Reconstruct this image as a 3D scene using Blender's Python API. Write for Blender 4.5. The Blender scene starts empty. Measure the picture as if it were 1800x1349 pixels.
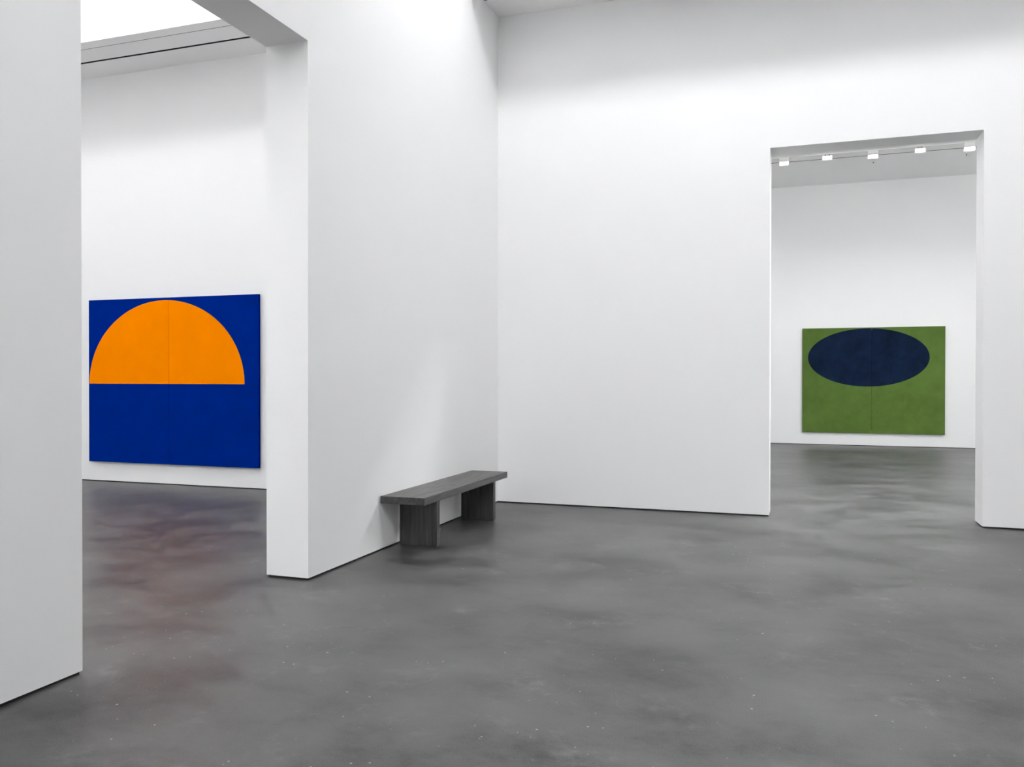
import bpy, bmesh, math
from mathutils import Vector, Matrix

scene = bpy.context.scene
col = scene.collection

# ------------------------------------------------------------------ camera
CAM_H = 1.43
FOCAL_PX, YAW, PITCH, ROLL = 1459.45, math.radians(19.0722), math.radians(-0.4012), math.radians(0.0498)
cam_data = bpy.data.cameras.new('camera')
cam_data.sensor_fit = 'HORIZONTAL'
cam_data.sensor_width = 36.0
cam_data.lens = FOCAL_PX / 1800.0 * 36.0
cam_data.clip_start = 0.05
cam_data.clip_end = 200.0
cam = bpy.data.objects.new('camera', cam_data)
col.objects.link(cam)
r0 = Vector((math.cos(YAW), math.sin(YAW), 0.0))
f0 = Vector((-math.sin(YAW), math.cos(YAW), 0.0))
z0 = Vector((0, 0, 1))
fwd = f0 * math.cos(PITCH) + z0 * math.sin(PITCH)
up = z0 * math.cos(PITCH) - f0 * math.sin(PITCH)
r1 = r0 * math.cos(ROLL) + up * math.sin(ROLL)
u1 = up * math.cos(ROLL) - r0 * math.sin(ROLL)
m = Matrix((r1, u1, -fwd)).transposed().to_4x4()
m.translation = Vector((0, 0, CAM_H))
cam.matrix_world = m
scene.camera = cam

# ------------------------------------------------------------------ world, light levels, exposure
world = bpy.data.worlds.new('world')
scene.world = world
world.use_nodes = True
world.node_tree.nodes['Background'].inputs[0].default_value = (0.8, 0.85, 0.9, 1)
world.node_tree.nodes['Background'].inputs[1].default_value = 0.3

SKY_MAIN_NORTH = 14.6     # radiance of the roof glazing (daylight), per monitor
SKY_MAIN_SOUTH = 9.8      # south monitor, pane turned to the back wall
FILL_MAIN_REAR = 1.3      # added unseen pane: bounce fill off the wall behind the viewer
SKY_LEFT_NORTH = 8.2
SKY_LEFT_SOUTH = 1.2
FILL_LEFT_REAR = 21.0  # pane added in the left room to bounce fill light
SKY_FAR = 4.0
FILL_FAR_REAR = 82.0  # invented well and pane, added to give the far room bounce fill
LAMP = 1.8

vs = scene.view_settings
vs.view_transform = 'Standard'
vs.look = 'None'
vs.exposure = -0.04
vs.gamma = 1.0
vs.use_curve_mapping = False
scene.cycles.max_bounces = 12
scene.cycles.diffuse_bounces = 8
scene.cycles.use_adaptive_sampling = True
scene.cycles.adaptive_threshold = 0.02
scene.cycles.use_denoising = True

# ------------------------------------------------------------------ dimensions (metres)
GAP = 0.014                      # shadow gap under the walls
H = 5.55                         # ceiling height
WELL = 4.0                       # height of the roof monitors above the ceiling
TOP = H + WELL
X1, T1 = -3.264, 0.345           # partition face, thickness
YL, YJ, ZD = 3.1015, 5.0506, 3.795
YB, T2 = 8.948, 0.349            # back wall face, thickness
XD0, XD1 = -0.287, 1.657
YR = 18.929                      # wall of the far room
XE, YS, XW = 7.0, -3.2, -12.5    # outer limits


# ------------------------------------------------------------------ helpers
def tag(o, label=None, cat=None, group=None, kind=None):
    if label: o['label'] = label
    if cat: o['category'] = cat
    if group: o['group'] = group
    if kind: o['kind'] = kind
    return o


def link(name, me, mat=None, parent=None, loc=(0, 0, 0)):
    o = bpy.data.objects.new(name, me)
    col.objects.link(o)
    o.location = loc
    if mat is not None and me is not None:
        me.materials.append(mat)
    if parent is not None:
        o.parent = parent
    return o


def box(bm, x0, x1, y0, y1, z0, z1):
    v = [bm.verts.new(p) for p in ((x0, y0, z0), (x1, y0, z0), (x1, y1, z0), (x0, y1, z0),
                                   (x0, y0, z1), (x1, y0, z1), (x1, y1, z1), (x0, y1, z1))]
    for f in ((3, 2, 1, 0), (4, 5, 6, 7), (0, 1, 5, 4), (1, 2, 6, 5), (2, 3, 7, 6), (3, 0, 4, 7)):
        bm.faces.new([v[i] for i in f])


def done(bm, name, mat, parent=None, loc=(0, 0, 0), bevel=0.0, seg=2):
    if bevel > 0:
        bmesh.ops.bevel(bm, geom=list(bm.edges), offset=bevel, segments=seg, affect='EDGES', profile=0.5)
    bmesh.ops.recalc_face_normals(bm, faces=list(bm.faces))
    me = bpy.data.meshes.new(name)
    bm.to_mesh(me)
    bm.free()
    return link(name, me, mat, parent, loc)


def box_obj(name, b, mat, parent=None, loc=(0, 0, 0), bevel=0.0, seg=2):
    bm = bmesh.new()
    box(bm, *b)
    return done(bm, name, mat, parent, loc, bevel, seg)


def wall(name, u0, u1, opening, axis, a0, a1, mat):
    """Upright slab from u0 to u1 with an optional doorway (from, to); axis is the direction of its thickness."""
    if opening:
        p, q = opening
        pts = [(u0, GAP), (p, GAP), (p, ZD), (q, ZD), (q, GAP), (u1, GAP), (u1, TOP), (q, TOP), (p, TOP), (u0, TOP)]
        faces = [(0, 1, 2, 8, 9), (2, 3, 7, 8), (3, 4, 5, 6, 7)]
    else:
        pts = [(u0, GAP), (u1, GAP), (u1, TOP), (u0, TOP)]
        faces = [(0, 1, 2, 3)]
    bm = bmesh.new()
    mk = (lambda p, a: (a, p[0], p[1])) if axis == 'X' else (lambda p, a: (p[0], a, p[1]))
    A = [bm.verts.new(mk(p, a0)) for p in pts]
    B = [bm.verts.new(mk(p, a1)) for p in pts]
    for f in faces:
        bm.faces.new([A[i] for i in f])
        bm.faces.new([B[i] for i in reversed(f)])
    n = len(pts)
    for i in range(n):
        j = (i + 1) % n
        bm.faces.new((A[i], A[j], B[j], B[i]))
    return done(bm, name, mat)


# ------------------------------------------------------------------ materials
class NT:
    def __init__(self, name):
        self.m = bpy.data.materials.new(name)
        self.m.use_nodes = True
        self.t = self.m.node_tree
        self.b = self.t.nodes['Principled BSDF']

    def n(self, typ, **kw):
        nd = self.t.nodes.new(typ)
        for k, v in kw.items():
            setattr(nd, k, v)
        return nd

    def l(self, a, b):
        self.t.links.new(a, b)

    def val(self, sock, v):
        if hasattr(v, 'is_output'):
            self.l(v, sock)
        else:
            sock.default_value = v

    def math(self, op, a, b=0.0, c=0.0, clamp=False):
        nd = self.n('ShaderNodeMath', operation=op, use_clamp=clamp)
        self.val(nd.inputs[0], a); self.val(nd.inputs[1], b); self.val(nd.inputs[2], c)
        return nd.outputs[0]

    def noise(self, vec, scale, detail=4.0, rough=0.55, dist=0.0):
        nd = self.n('ShaderNodeTexNoise')
        self.l(vec, nd.inputs['Vector'])
        nd.inputs['Scale'].default_value = scale
        nd.inputs['Detail'].default_value = detail
        nd.inputs['Roughness'].default_value = rough
        nd.inputs['Distortion'].default_value = dist
        return nd.outputs['Fac']

    def ramp(self, fac, a, b, lo=0.0, hi=1.0, interp='LINEAR'):
        nd = self.n('ShaderNodeMapRange', interpolation_type=interp)
        self.l(fac, nd.inputs['Value'])
        nd.inputs['From Min'].default_value = a
        nd.inputs['From Max'].default_value = b
        nd.inputs['To Min'].default_value = lo
        nd.inputs['To Max'].default_value = hi
        return nd.outputs['Result']

    def mix(self, fac, a, b):
        nd = self.n('ShaderNodeMix', data_type='RGBA')
        self.val(nd.inputs[0], fac); self.val(nd.inputs[6], a); self.val(nd.inputs[7], b)
        return nd.outputs[2]

    def bump(self, height, strength, distance=0.01):
        nd = self.n('ShaderNodeBump')
        nd.inputs['Strength'].default_value = strength
        nd.inputs['Distance'].default_value = distance
        self.l(height, nd.inputs['Height'])
        self.l(nd.outputs[0], self.b.inputs['Normal'])

    def mapping(self, src, scale=(1, 1, 1), loc=(0, 0, 0), rot=(0, 0, 0)):
        nd = self.n('ShaderNodeMapping')
        self.l(src, nd.inputs['Vector'])
        nd.inputs['Scale'].default_value = scale
        nd.inputs['Location'].default_value = loc
        nd.inputs['Rotation'].default_value = rot
        return nd.outputs[0]


def plaster(name, c):
    k = NT(name)
    pos = k.n('ShaderNodeNewGeometry').outputs['Position']
    n1 = k.noise(pos, 1.3, 3)
    k.l(k.mix(n1, (c * .985, c * .985, c * .985, 1), (c, c, c * 1.0, 1)), k.b.inputs['Base Color'])
    k.b.inputs['Roughness'].default_value = 0.62
    k.b.inputs['Specular IOR Level'].default_value = 0.25
    k.bump(k.noise(pos, 260.0, 2), 0.04, 0.001)
    return k.m


def plain(name, c, rough=0.5, spec=0.4):
    k = NT(name)
    pos = k.n('ShaderNodeNewGeometry').outputs['Position']
    n1 = k.noise(pos, 40.0, 3)
    k.l(k.mix(n1, tuple(v * .94 for v in c) + (1,), tuple(min(1, v * 1.04) for v in c) + (1,)), k.b.inputs['Base Color'])
    k.b.inputs['Roughness'].default_value = rough
    k.b.inputs['Specular IOR Level'].default_value = spec
    return k.m


def glow(name, c, s):
    k = NT(name)
    k.b.inputs['Base Color'].default_value = (0.8, 0.8, 0.8, 1)
    k.b.inputs['Emission Color'].default_value = c + (1,)
    k.b.inputs['Emission Strength'].default_value = s
    return k.m


def concrete():
    k = NT('polished_concrete')
    pos = k.n('ShaderNodeNewGeometry').outputs['Position']
    warp = k.n('ShaderNodeVectorMath', operation='MULTIPLY_ADD')
    nz = k.n('ShaderNodeTexNoise'); nz.inputs['Scale'].default_value = 0.9; nz.inputs['Detail'].default_value = 3
    k.l(pos, nz.inputs['Vector'])
    k.l(nz.outputs['Color'], warp.inputs[0]); warp.inputs[1].default_value = (.5, .5, 0); k.l(pos, warp.inputs[2])
    w = warp.outputs[0]
    big = k.noise(w, 0.7, 4, 0.55)
    mid = k.noise(k.mapping(w, (1, 1.35, 1), rot=(0, 0, .5)), 1.7, 5, 0.66)
    fine = k.noise(pos, 9.0, 5, 0.7)
    grit = k.noise(pos, 150.0, 3, 0.7)
    v = k.math('ADD', k.math('MULTIPLY', k.ramp(big, .36, .64, -1, 1), .34), k.math('MULTIPLY', k.ramp(mid, .34, .66, -1, 1), .50))
    v = k.math('ADD', v, k.math('MULTIPLY', k.ramp(fine, .35, .65, -1, 1), .18))
    v = k.math('ADD', v, k.math('MULTIPLY', k.ramp(grit, .35, .65, -1, 1), .22))
    tone = k.math('MULTIPLY', k.math('MAXIMUM', k.math('ADD', v, 1.0), .12), FLOOR_TONE)
    # chalky bloom patches
    bl = k.math('MULTIPLY', k.ramp(k.noise(k.mapping(w, loc=(7, 3, 0)), 2.4, 4, .7), .56, .72), k.ramp(fine, .42, .62))
    tone = k.math('ADD', tone, k.math('MULTIPLY', bl, 0.07))
    # white flecks of aggregate
    vo = k.n('ShaderNodeTexVoronoi', voronoi_dimensions='2D'); vo.inputs['Scale'].default_value = 16.0
    k.l(pos, vo.inputs['Vector'])
    sep = k.n('ShaderNodeSeparateColor'); k.l(vo.outputs['Color'], sep.inputs[0])
    clus = k.ramp(k.noise(k.mapping(pos, loc=(3, 9, 0)), 1.7, 3), .40, .58)
    size = k.math('MULTIPLY', k.ramp(sep.outputs[0], .86, 1.0, 0.0, .10), clus)
    fleck = k.math('LESS_THAN', vo.outputs['Distance'], size)
    tone = k.math('ADD', tone, k.math('MULTIPLY', fleck, 0.30))
    # hairline cracks
    vc = k.n('ShaderNodeTexVoronoi', feature='DISTANCE_TO_EDGE', voronoi_dimensions='2D'); vc.inputs['Scale'].default_value = 1.4
    wc = k.n('ShaderNodeVectorMath', operation='MULTIPLY_ADD')
    nc = k.n('ShaderNodeTexNoise'); nc.inputs['Scale'].default_value = 5.0; nc.inputs['Detail'].default_value = 6
    k.l(pos, nc.inputs['Vector']); k.l(nc.outputs['Color'], wc.inputs[0]); wc.inputs[1].default_value = (.3, .3, 0); k.l(pos, wc.inputs[2])
    k.l(wc.outputs[0], vc.inputs['Vector'])
    crack = k.math('MULTIPLY', k.math('LESS_THAN', vc.outputs['Distance'], .0035),
                   k.ramp(k.noise(k.mapping(pos, loc=(1, 5, 0)), 1.1, 4), .54, .62))
    tone = k.math('ADD', tone, k.math('MULTIPLY', crack, 0.045))
    cmb = k.n('ShaderNodeCombineColor')
    k.l(tone, cmb.inputs[0]); k.l(tone, cmb.inputs[1]); k.l(k.math('MULTIPLY', tone, .995), cmb.inputs[2])
    k.l(cmb.outputs[0], k.b.inputs['Base Color'])
    rg = k.math('ADD', k.ramp(mid, .34, .66, .33, .45), k.math('MULTIPLY', k.ramp(fine, .35, .65, 0, 1), .06))
    k.l(rg, k.b.inputs['Roughness'])
    # the sealer is worn unevenly: patches of the slab are shinier than others
    k.l(k.math('MULTIPLY', k.math('ADD', k.math('MULTIPLY', v, .55), 1.0), .95, clamp=True), k.b.inputs['Specular IOR Level'])
    k.bump(fine, 0.03, 0.006)
    return k.m


def oak(name, axis):
    """dark stained open-grain oak; axis = direction of the grain (object coordinates)"""
    k = NT(name)
    tc = k.n('ShaderNodeTexCoord').outputs['Object']
    st = {'Y': lambda a: (1, a, 1), 'Z': lambda a: (1, 1, a)}[axis]
    # broad growth bands, fine streaks along the grain, open pores
    bands = k.noise(k.mapping(tc, st(.10)), 16.0, 3, .55, 1.2)
    streak = k.noise(k.mapping(tc, st(.03)), 75.0, 3, .6)
    pores = k.noise(k.mapping(tc, st(.02)), 320.0, 2, .6)
    f = k.math('ADD', k.math('MULTIPLY', k.ramp(bands, .35, .65), .40), k.math('MULTIPLY', k.ramp(streak, .34, .66), .35))
    f = k.math('ADD', f, k.math('MULTIPLY', k.ramp(pores, .35, .65), .25))
    k.l(k.mix(f, (.014, .014, .014, 1), (.105, .105, .103, 1)), k.b.inputs['Base Color'])
    k.l(k.ramp(f, 0, 1, .42, .34), k.b.inputs['Roughness'])
    k.b.inputs['Specular IOR Level'].default_value = 0.5
    k.bump(f, 0.18, 0.001)
    return k.m


def painted(name, root, ground, shape, cx, cz, a, b, half, mottle):
    """flat paint: a plain ellipse (or upper half of one) on a plain ground, in the coordinates of the painting"""
    k = NT(name)
    tcn = k.n('ShaderNodeTexCoord'); tcn.object = root
    tc = tcn.outputs['Object']
    s = k.n('ShaderNodeSeparateXYZ'); k.l(tc, s.inputs[0])
    u = k.math('DIVIDE', k.math('SUBTRACT', s.outputs[0], cx), a)
    w = k.math('DIVIDE', k.math('SUBTRACT', s.outputs[2], cz), b)
    d = k.math('ADD', k.math('MULTIPLY', u, u), k.math('MULTIPLY', w, w))
    ins = k.math('LESS_THAN', d, 1.0)
    if half:
        ins = k.math('MULTIPLY', ins, k.math('GREATER_THAN', s.outputs[2], cz))
    n1 = k.noise(tc, 2.2, 5, .6)
    n2 = k.noise(tc, 9.0, 6, .7)
    f = k.ramp(k.math('ADD', k.math('MULTIPLY', n1, .65), k.math('MULTIPLY', n2, .35)), .35, .65)
    def var(c, amt):
        return k.mix(f, tuple(v * (1 - amt) for v in c) + (1,), tuple(min(1, v * (1 + amt)) for v in c) + (1,))
    k.l(k.mix(ins, var(ground, mottle[0]), var(shape, mottle[1])), k.b.inputs['Base Color'])
    k.b.inputs['Roughness'].default_value = 0.8
    k.b.inputs['Specular IOR Level'].default_value = 0.0
    k.bump(k.noise(tc, 420.0, 2), 0.05, 0.001)
    return k.m


FLOOR_TONE = 0.058
M_WALL = plaster('white_wall_paint', 0.90)
M_CEIL = plaster('white_ceiling_paint', 0.95)
M_GAP = plain('dark_recess', (.035, .035, .035), .7, .2)
M_SLOT = plain('black_slot', (.008, .008, .008), .8, .1)
M_FLOOR = concrete()
M_OAKY = oak('dark_oak_long_grain', 'Y')
M_OAKZ = oak('dark_oak_upright_grain', 'Z')
M_FRAME = plain('white_metal', (.80, .80, .79), .4, .4)
M_STEEL = plain('dark_metal', (.09, .09, .09), .4, .5)
M_CANVAS = plain('raw_canvas', (.42, .40, .36), .8, .1)
M_OPAL = glow('opal_lamp_diffuser', (1.0, .955, .90), LAMP)

# ------------------------------------------------------------------ structure
fl = box_obj('floor', (XW - .3, XE + .3, YS - .3, YR + .3, -0.2, 0.0), M_FLOOR)
tag(fl, 'mottled grey polished concrete floor running through all three rooms', 'floor', kind='structure')

for nm, u0, u1, op, ax, a0, a1, lab in (
        ('wall_left', YS, YB, (YL, YJ), 'X', X1 - T1, X1, 'white partition wall with a tall doorway, bench standing along it'),
        ('wall_back', XW, XE, (XD0, XD1), 'Y', YB, YB + T2, 'white cross wall with a tall doorway into the far room'),
        ('wall_far', X1 - T1, XE, None, 'Y', YR, YR + .3, 'white end wall of the far room behind the green painting'),
        ('wall_right', YS, YR, None, 'X', XE, XE + .3, 'white outer wall on the right, out of the picture'),
        ('wall_front', XW, XE, None, 'Y', YS - .3, YS, 'white wall behind the viewer, out of the picture'),
        ('wall_west', YS, YB, None, 'X', XW - .3, XW, 'white outer wall of the left room, out of the picture'),
        ('wall_inner', YB + T2, YR, None, 'X', X1 - T1 - .3, X1 - T1, 'white side wall of the far room, out of the picture')):
    tag(wall(nm, u0, u1, op, ax, a0, a1, M_WALL), lab, 'wall', kind='structure')

# recessed dark strips in the shadow gap under the walls
R = .010
for nm, bs, lab in (
        ('baseboard_left', [(X1 - T1 + R, X1 - R, YS, YL - R, 0, GAP), (X1 - T1 + R, X1 - R, YJ + R, YB, 0, GAP)], 'dark recessed strip under the white partition wall'),
        ('baseboard_back', [(XW, XD0 - R, YB + R, YB + T2 - R, 0, GAP), (XD1 + R, XE, YB + R, YB + T2 - R, 0, GAP)], 'dark recessed strip under the white cross wall'),
        ('baseboard_far', [(X1 - T1, XE, YR + R, YR + .2, 0, GAP)], 'dark recessed strip under the end wall of the far room'),
        ('baseboard_right', [(XE + R, XE + .2, YS, YR, 0, GAP)], 'dark recessed strip under the right outer wall'),
        ('baseboard_front', [(XW, XE, YS - .2, YS - R, 0, GAP)], 'dark recessed strip under the wall behind the viewer'),
        ('baseboard_west', [(XW - .2, XW - R, YS, YB, 0, GAP)], 'dark recessed strip under the outer wall of the left room')):
    bm = bmesh.new()
    for b in bs:
        box(bm, *b)
    tag(done(bm, nm, M_GAP), lab, 'baseboard', kind='structure')


window_no = [0]


def ceiling(name, x0, x1, y0, y1, wells, lines, label):
    """flat ceiling with roof monitors cut through it.
    wells: (south edge, north edge, panes); a pane: (side it stands on, sill, head, radiance, west end, east end)
    lines: y of slot, thin joint, edge of the north border"""
    T = .10
    bm = bmesh.new()
    edges = [y0] + [e for w in wells for e in w[:2]] + [y1]
    for i in range(0, len(edges), 2):
        a, b = edges[i], edges[i + 1]
        last = i == len(edges) - 2
        box(bm, x0, x1, a, b, H + (T if last else 0), TOP)
    box(bm, x0, x1, y0, y1, TOP, TOP + .2)
    c = done(bm, name, M_CEIL)
    tag(c, label, 'ceiling', kind='structure')
    slot, joint, edge = lines
    SW, JW = .022, .006
    for a, b in ((slot + SW, y1), (joint + JW, slot - SW), (edge, joint - JW)):
        box_obj('panel', (x0, x1, a, b, H, H + T), M_CEIL, c)
    tag(box_obj('slot', (x0, x1, slot - SW, slot + SW, H + .003, H + T), M_SLOT, c), 'black linear air slot')
    box_obj('joint', (x0, x1, joint - JW, joint + JW, H + .002, H + T), M_SLOT, c)
    for ys, yn, panes in wells:
        for side, s0, s1, rad, xa, xg in panes:
            window_no[0] += 1
            k = window_no[0]
            ya, d = (ys, 1) if side == 'S' else (yn, -1)
            def slab(bm, p, q, d0, d1, za, zb):
                box(bm, p, q, min(ya + d * d0, ya + d * d1), max(ya + d * d0, ya + d * d1), za, zb)
            bm = bmesh.new()
            slab(bm, xa, xg, 0, .02, H + s0, H + s1)
            w = done(bm, 'window_%d' % k, glow('daylight_and_fill_glazing_%d' % k, (.985, .99, 1.0), rad))
            tag(w, 'glowing roof glazing high in a light well, out of the picture, rear panes added as fill, pane %d' % k, 'window', kind='structure')
            bm = bmesh.new()
            slab(bm, xa, xg, 0, .05, H + s0 - .05, H + s0)
            slab(bm, xa, xg, 0, .05, H + s1, H + s1 + .05)
            n = max(2, int((xg - xa) / 1.6))
            for i in range(1, n):
                xm = xa + (xg - xa) * i / n
                slab(bm, xm - .02, xm + .02, .02, .05, H + s0, H + s1)
            done(bm, 'window_frame', M_FRAME, w)


ceiling('ceiling', X1, XE, YS, YB,
        [(-0.9, 2.2, [('S', 1.0, 2.6, SKY_MAIN_SOUTH, X1, 3.0), ('N', 2.2, 3.6, FILL_MAIN_REAR, X1, XE)]),  # the N pane is an addition, for fill only
         (4.90, 7.955, [('S', 2.5, 3.6, SKY_MAIN_NORTH, X1, 3.8)])],
        (8.482, 8.132, 7.955), 'white ceiling of the main room with roof light wells')
ceiling('ceiling_left', XW, X1 - T1, YS, YB,
        [(-0.9, 2.2, [('S', 1.0, 2.6, SKY_LEFT_SOUTH, XW, X1 - T1), ('N', 2.2, 3.6, FILL_LEFT_REAR, XW, X1 - T1)]), (4.90, 7.955, [('S', 2.5, 3.6, SKY_LEFT_NORTH, XW, X1 - T1)])],  # N pane of the south well added as fill
        (8.482, 8.132, 7.955), 'white ceiling of the left room with black air slot beside the bright light well')
ceiling('ceiling_far', X1 - T1, XE, YB + T2, YR,
        [(10.3, 12.4, [('N', 1.0, 2.4, FILL_FAR_REAR, 3.0, XE)]), (13.0, 16.10, [('S', 1.3, 3.2, SKY_FAR, X1 - T1, XE)])],  # first well is invented, its pane kept clear of the doorway as fill
        (16.72, 16.33, 16.10), 'white ceiling of the far room above the track spotlights')


# ------------------------------------------------------------------ paintings
def painting(x0, xs, x1, z0, z1, ywall, name, label, ground, shape, e, half, mottle, depth=.038, off=.012):
    xc = (x0 + x1) / 2
    root = bpy.data.objects.new(name, None)
    col.objects.link(root)
    root.location = (xc, ywall - .001, z0)
    tag(root, label, 'painting')
    mat = painted(name + '_paint', root, ground, shape, *e, half, mottle)
    w, h = (x1 - x0) / 2, z1 - z0
    s = xs - xc
    for a, b in ((-w, s - .0018), (s + .0018, w)):
        p = box_obj('canvas_panel', (a, b, -off - depth, -off, 0, h), mat, root, bevel=.003)
        bm = bmesh.new()                      # stretcher bars behind the canvas, against the wall
        for q in ((a + .05, a + .11, 0.05, h - .05), (b - .11, b - .05, .05, h - .05), (a + .11, b - .11, .05, .11), (a + .11, b - .11, h - .11, h - .05)):
            box(bm, q[0], q[1], -off, 0, q[2], q[3])
        done(bm, 'stretcher', M_CANVAS, p)
    box_obj('seam_shade_strip', (s - .03, s + .03, -off + .0005, -.001, .06, h - .06), M_SLOT, root)  # black strip added behind the seam so the gap reads dark
    return root


painting(-9.238, -7.880, -6.476, .276, 2.488, YB, 'abstract_painting',
         'large two-panel painting of an orange half-oval on deep blue',
         (.0, .0180, .225), (.93, .24, .0), (-.10, 1.068, 1.27, 1.11), True, (.06, .03))
painting(.065, 1.437, 2.815, .270, 2.489, YR, 'abstract_painting',
         'two-panel painting of a dark navy oval on moss green in the far room',
         (.076, .128, .029), (.0062, .0125, .029), (-.085, 1.59, 1.175, .61), False, (.13, .35))

# ------------------------------------------------------------------ bench
bench = bpy.data.objects.new('wooden_bench', None)
col.objects.link(bench)
bench.location = (-3.058, 7.115, 0)
tag(bench, 'low dark-stained oak bench on two slab legs against the white partition', 'bench')
box_obj('seat', (-.199, .199, -1.010, 1.010, .3925, .4535), M_OAKY, bench, bevel=.003)
for yc in (-.700, .665):
    lg = box_obj('leg', (-.165, .183, yc - .031, yc + .031, .009, .3925), M_OAKZ, bench, bevel=.003)
    box_obj('foot', (-.157, .175, yc - .024, yc + .024, 0, .009), M_STEEL, lg)

# ------------------------------------------------------------------ track, spotlights, sprinklers in the far room
YT = 16.33
tr = box_obj('lighting_track', (-3.2, 6.6, YT - .018, YT + .018, H - .016, H), M_FRAME, bevel=.002)
tag(tr, 'thin white lighting track along the ceiling of the far room', 'track')

lamps = [(-.277, 1, 'leftmost of the five white spotlights, above the doorway'),
         (.478, 0, 'second white spotlight from the left on the far ceiling track'),
         (1.25, 1, 'middle one of the five white spotlights on the ceiling track'),
         (2.02, 0, 'second white spotlight from the right on the far ceiling track'),
         (2.80, 1, 'rightmost of the five white spotlights, close to the right door jamb')]
for xc, low, lab in lamps:
    root = bpy.data.objects.new('track_spotlight', None)
    col.objects.link(root)
    root.location = (xc, YT, H - .016)
    tag(root, lab, 'spotlight', 'spotlights on the far room track')
    W = .084
    if low:
        box_obj('driver_box', (-W, W, -.03, .03, -.058, 0), M_FRAME, root, bevel=.004)
        zt = -.062
        box_obj('hinge', (-.03, .03, -.012, .012, -.066, -.056), M_STEEL, root)
    else:
        zt = -.022
        for sx in (-.035, .035):
            box_obj('clip', (sx - .01, sx + .01, -.012, .012, -.026, 0), M_STEEL, root)
    hd = box_obj('housing', (-W, W, -.032, .032, zt - .012, zt), M_FRAME, root, bevel=.003)
    box_obj('diffuser', (-W + .002, W - .002, -.030, .030, zt - .070, zt - .012), M_OPAL, hd, bevel=.001)

for x, y, r, lab in ((1.32, 17.19, .045, 'flat white sprinkler cover on the far ceiling below the middle spotlight'),
                     (2.90, 17.19, .016, 'tiny dark sprinkler head on the far ceiling near the right jamb')):
    root = bpy.data.objects.new('sprinkler', None)
    col.objects.link(root)
    root.location = (x, y, H)
    tag(root, lab, 'sprinkler')
    bm = bmesh.new()
    bmesh.ops.create_cone(bm, cap_ends=True, segments=24, radius1=r * .85, radius2=r, depth=.012, matrix=Matrix.Translation((0, 0, -.006)))
    done(bm, 'cover_plate', M_FRAME if r > .03 else M_STEEL, root)
    bm = bmesh.new()
    bmesh.ops.create_cone(bm, cap_ends=True, segments=12, radius1=.008, radius2=.011, depth=.022, matrix=Matrix.Translation((0, 0, -.022)))
    done(bm, 'nozzle', M_STEEL, root)
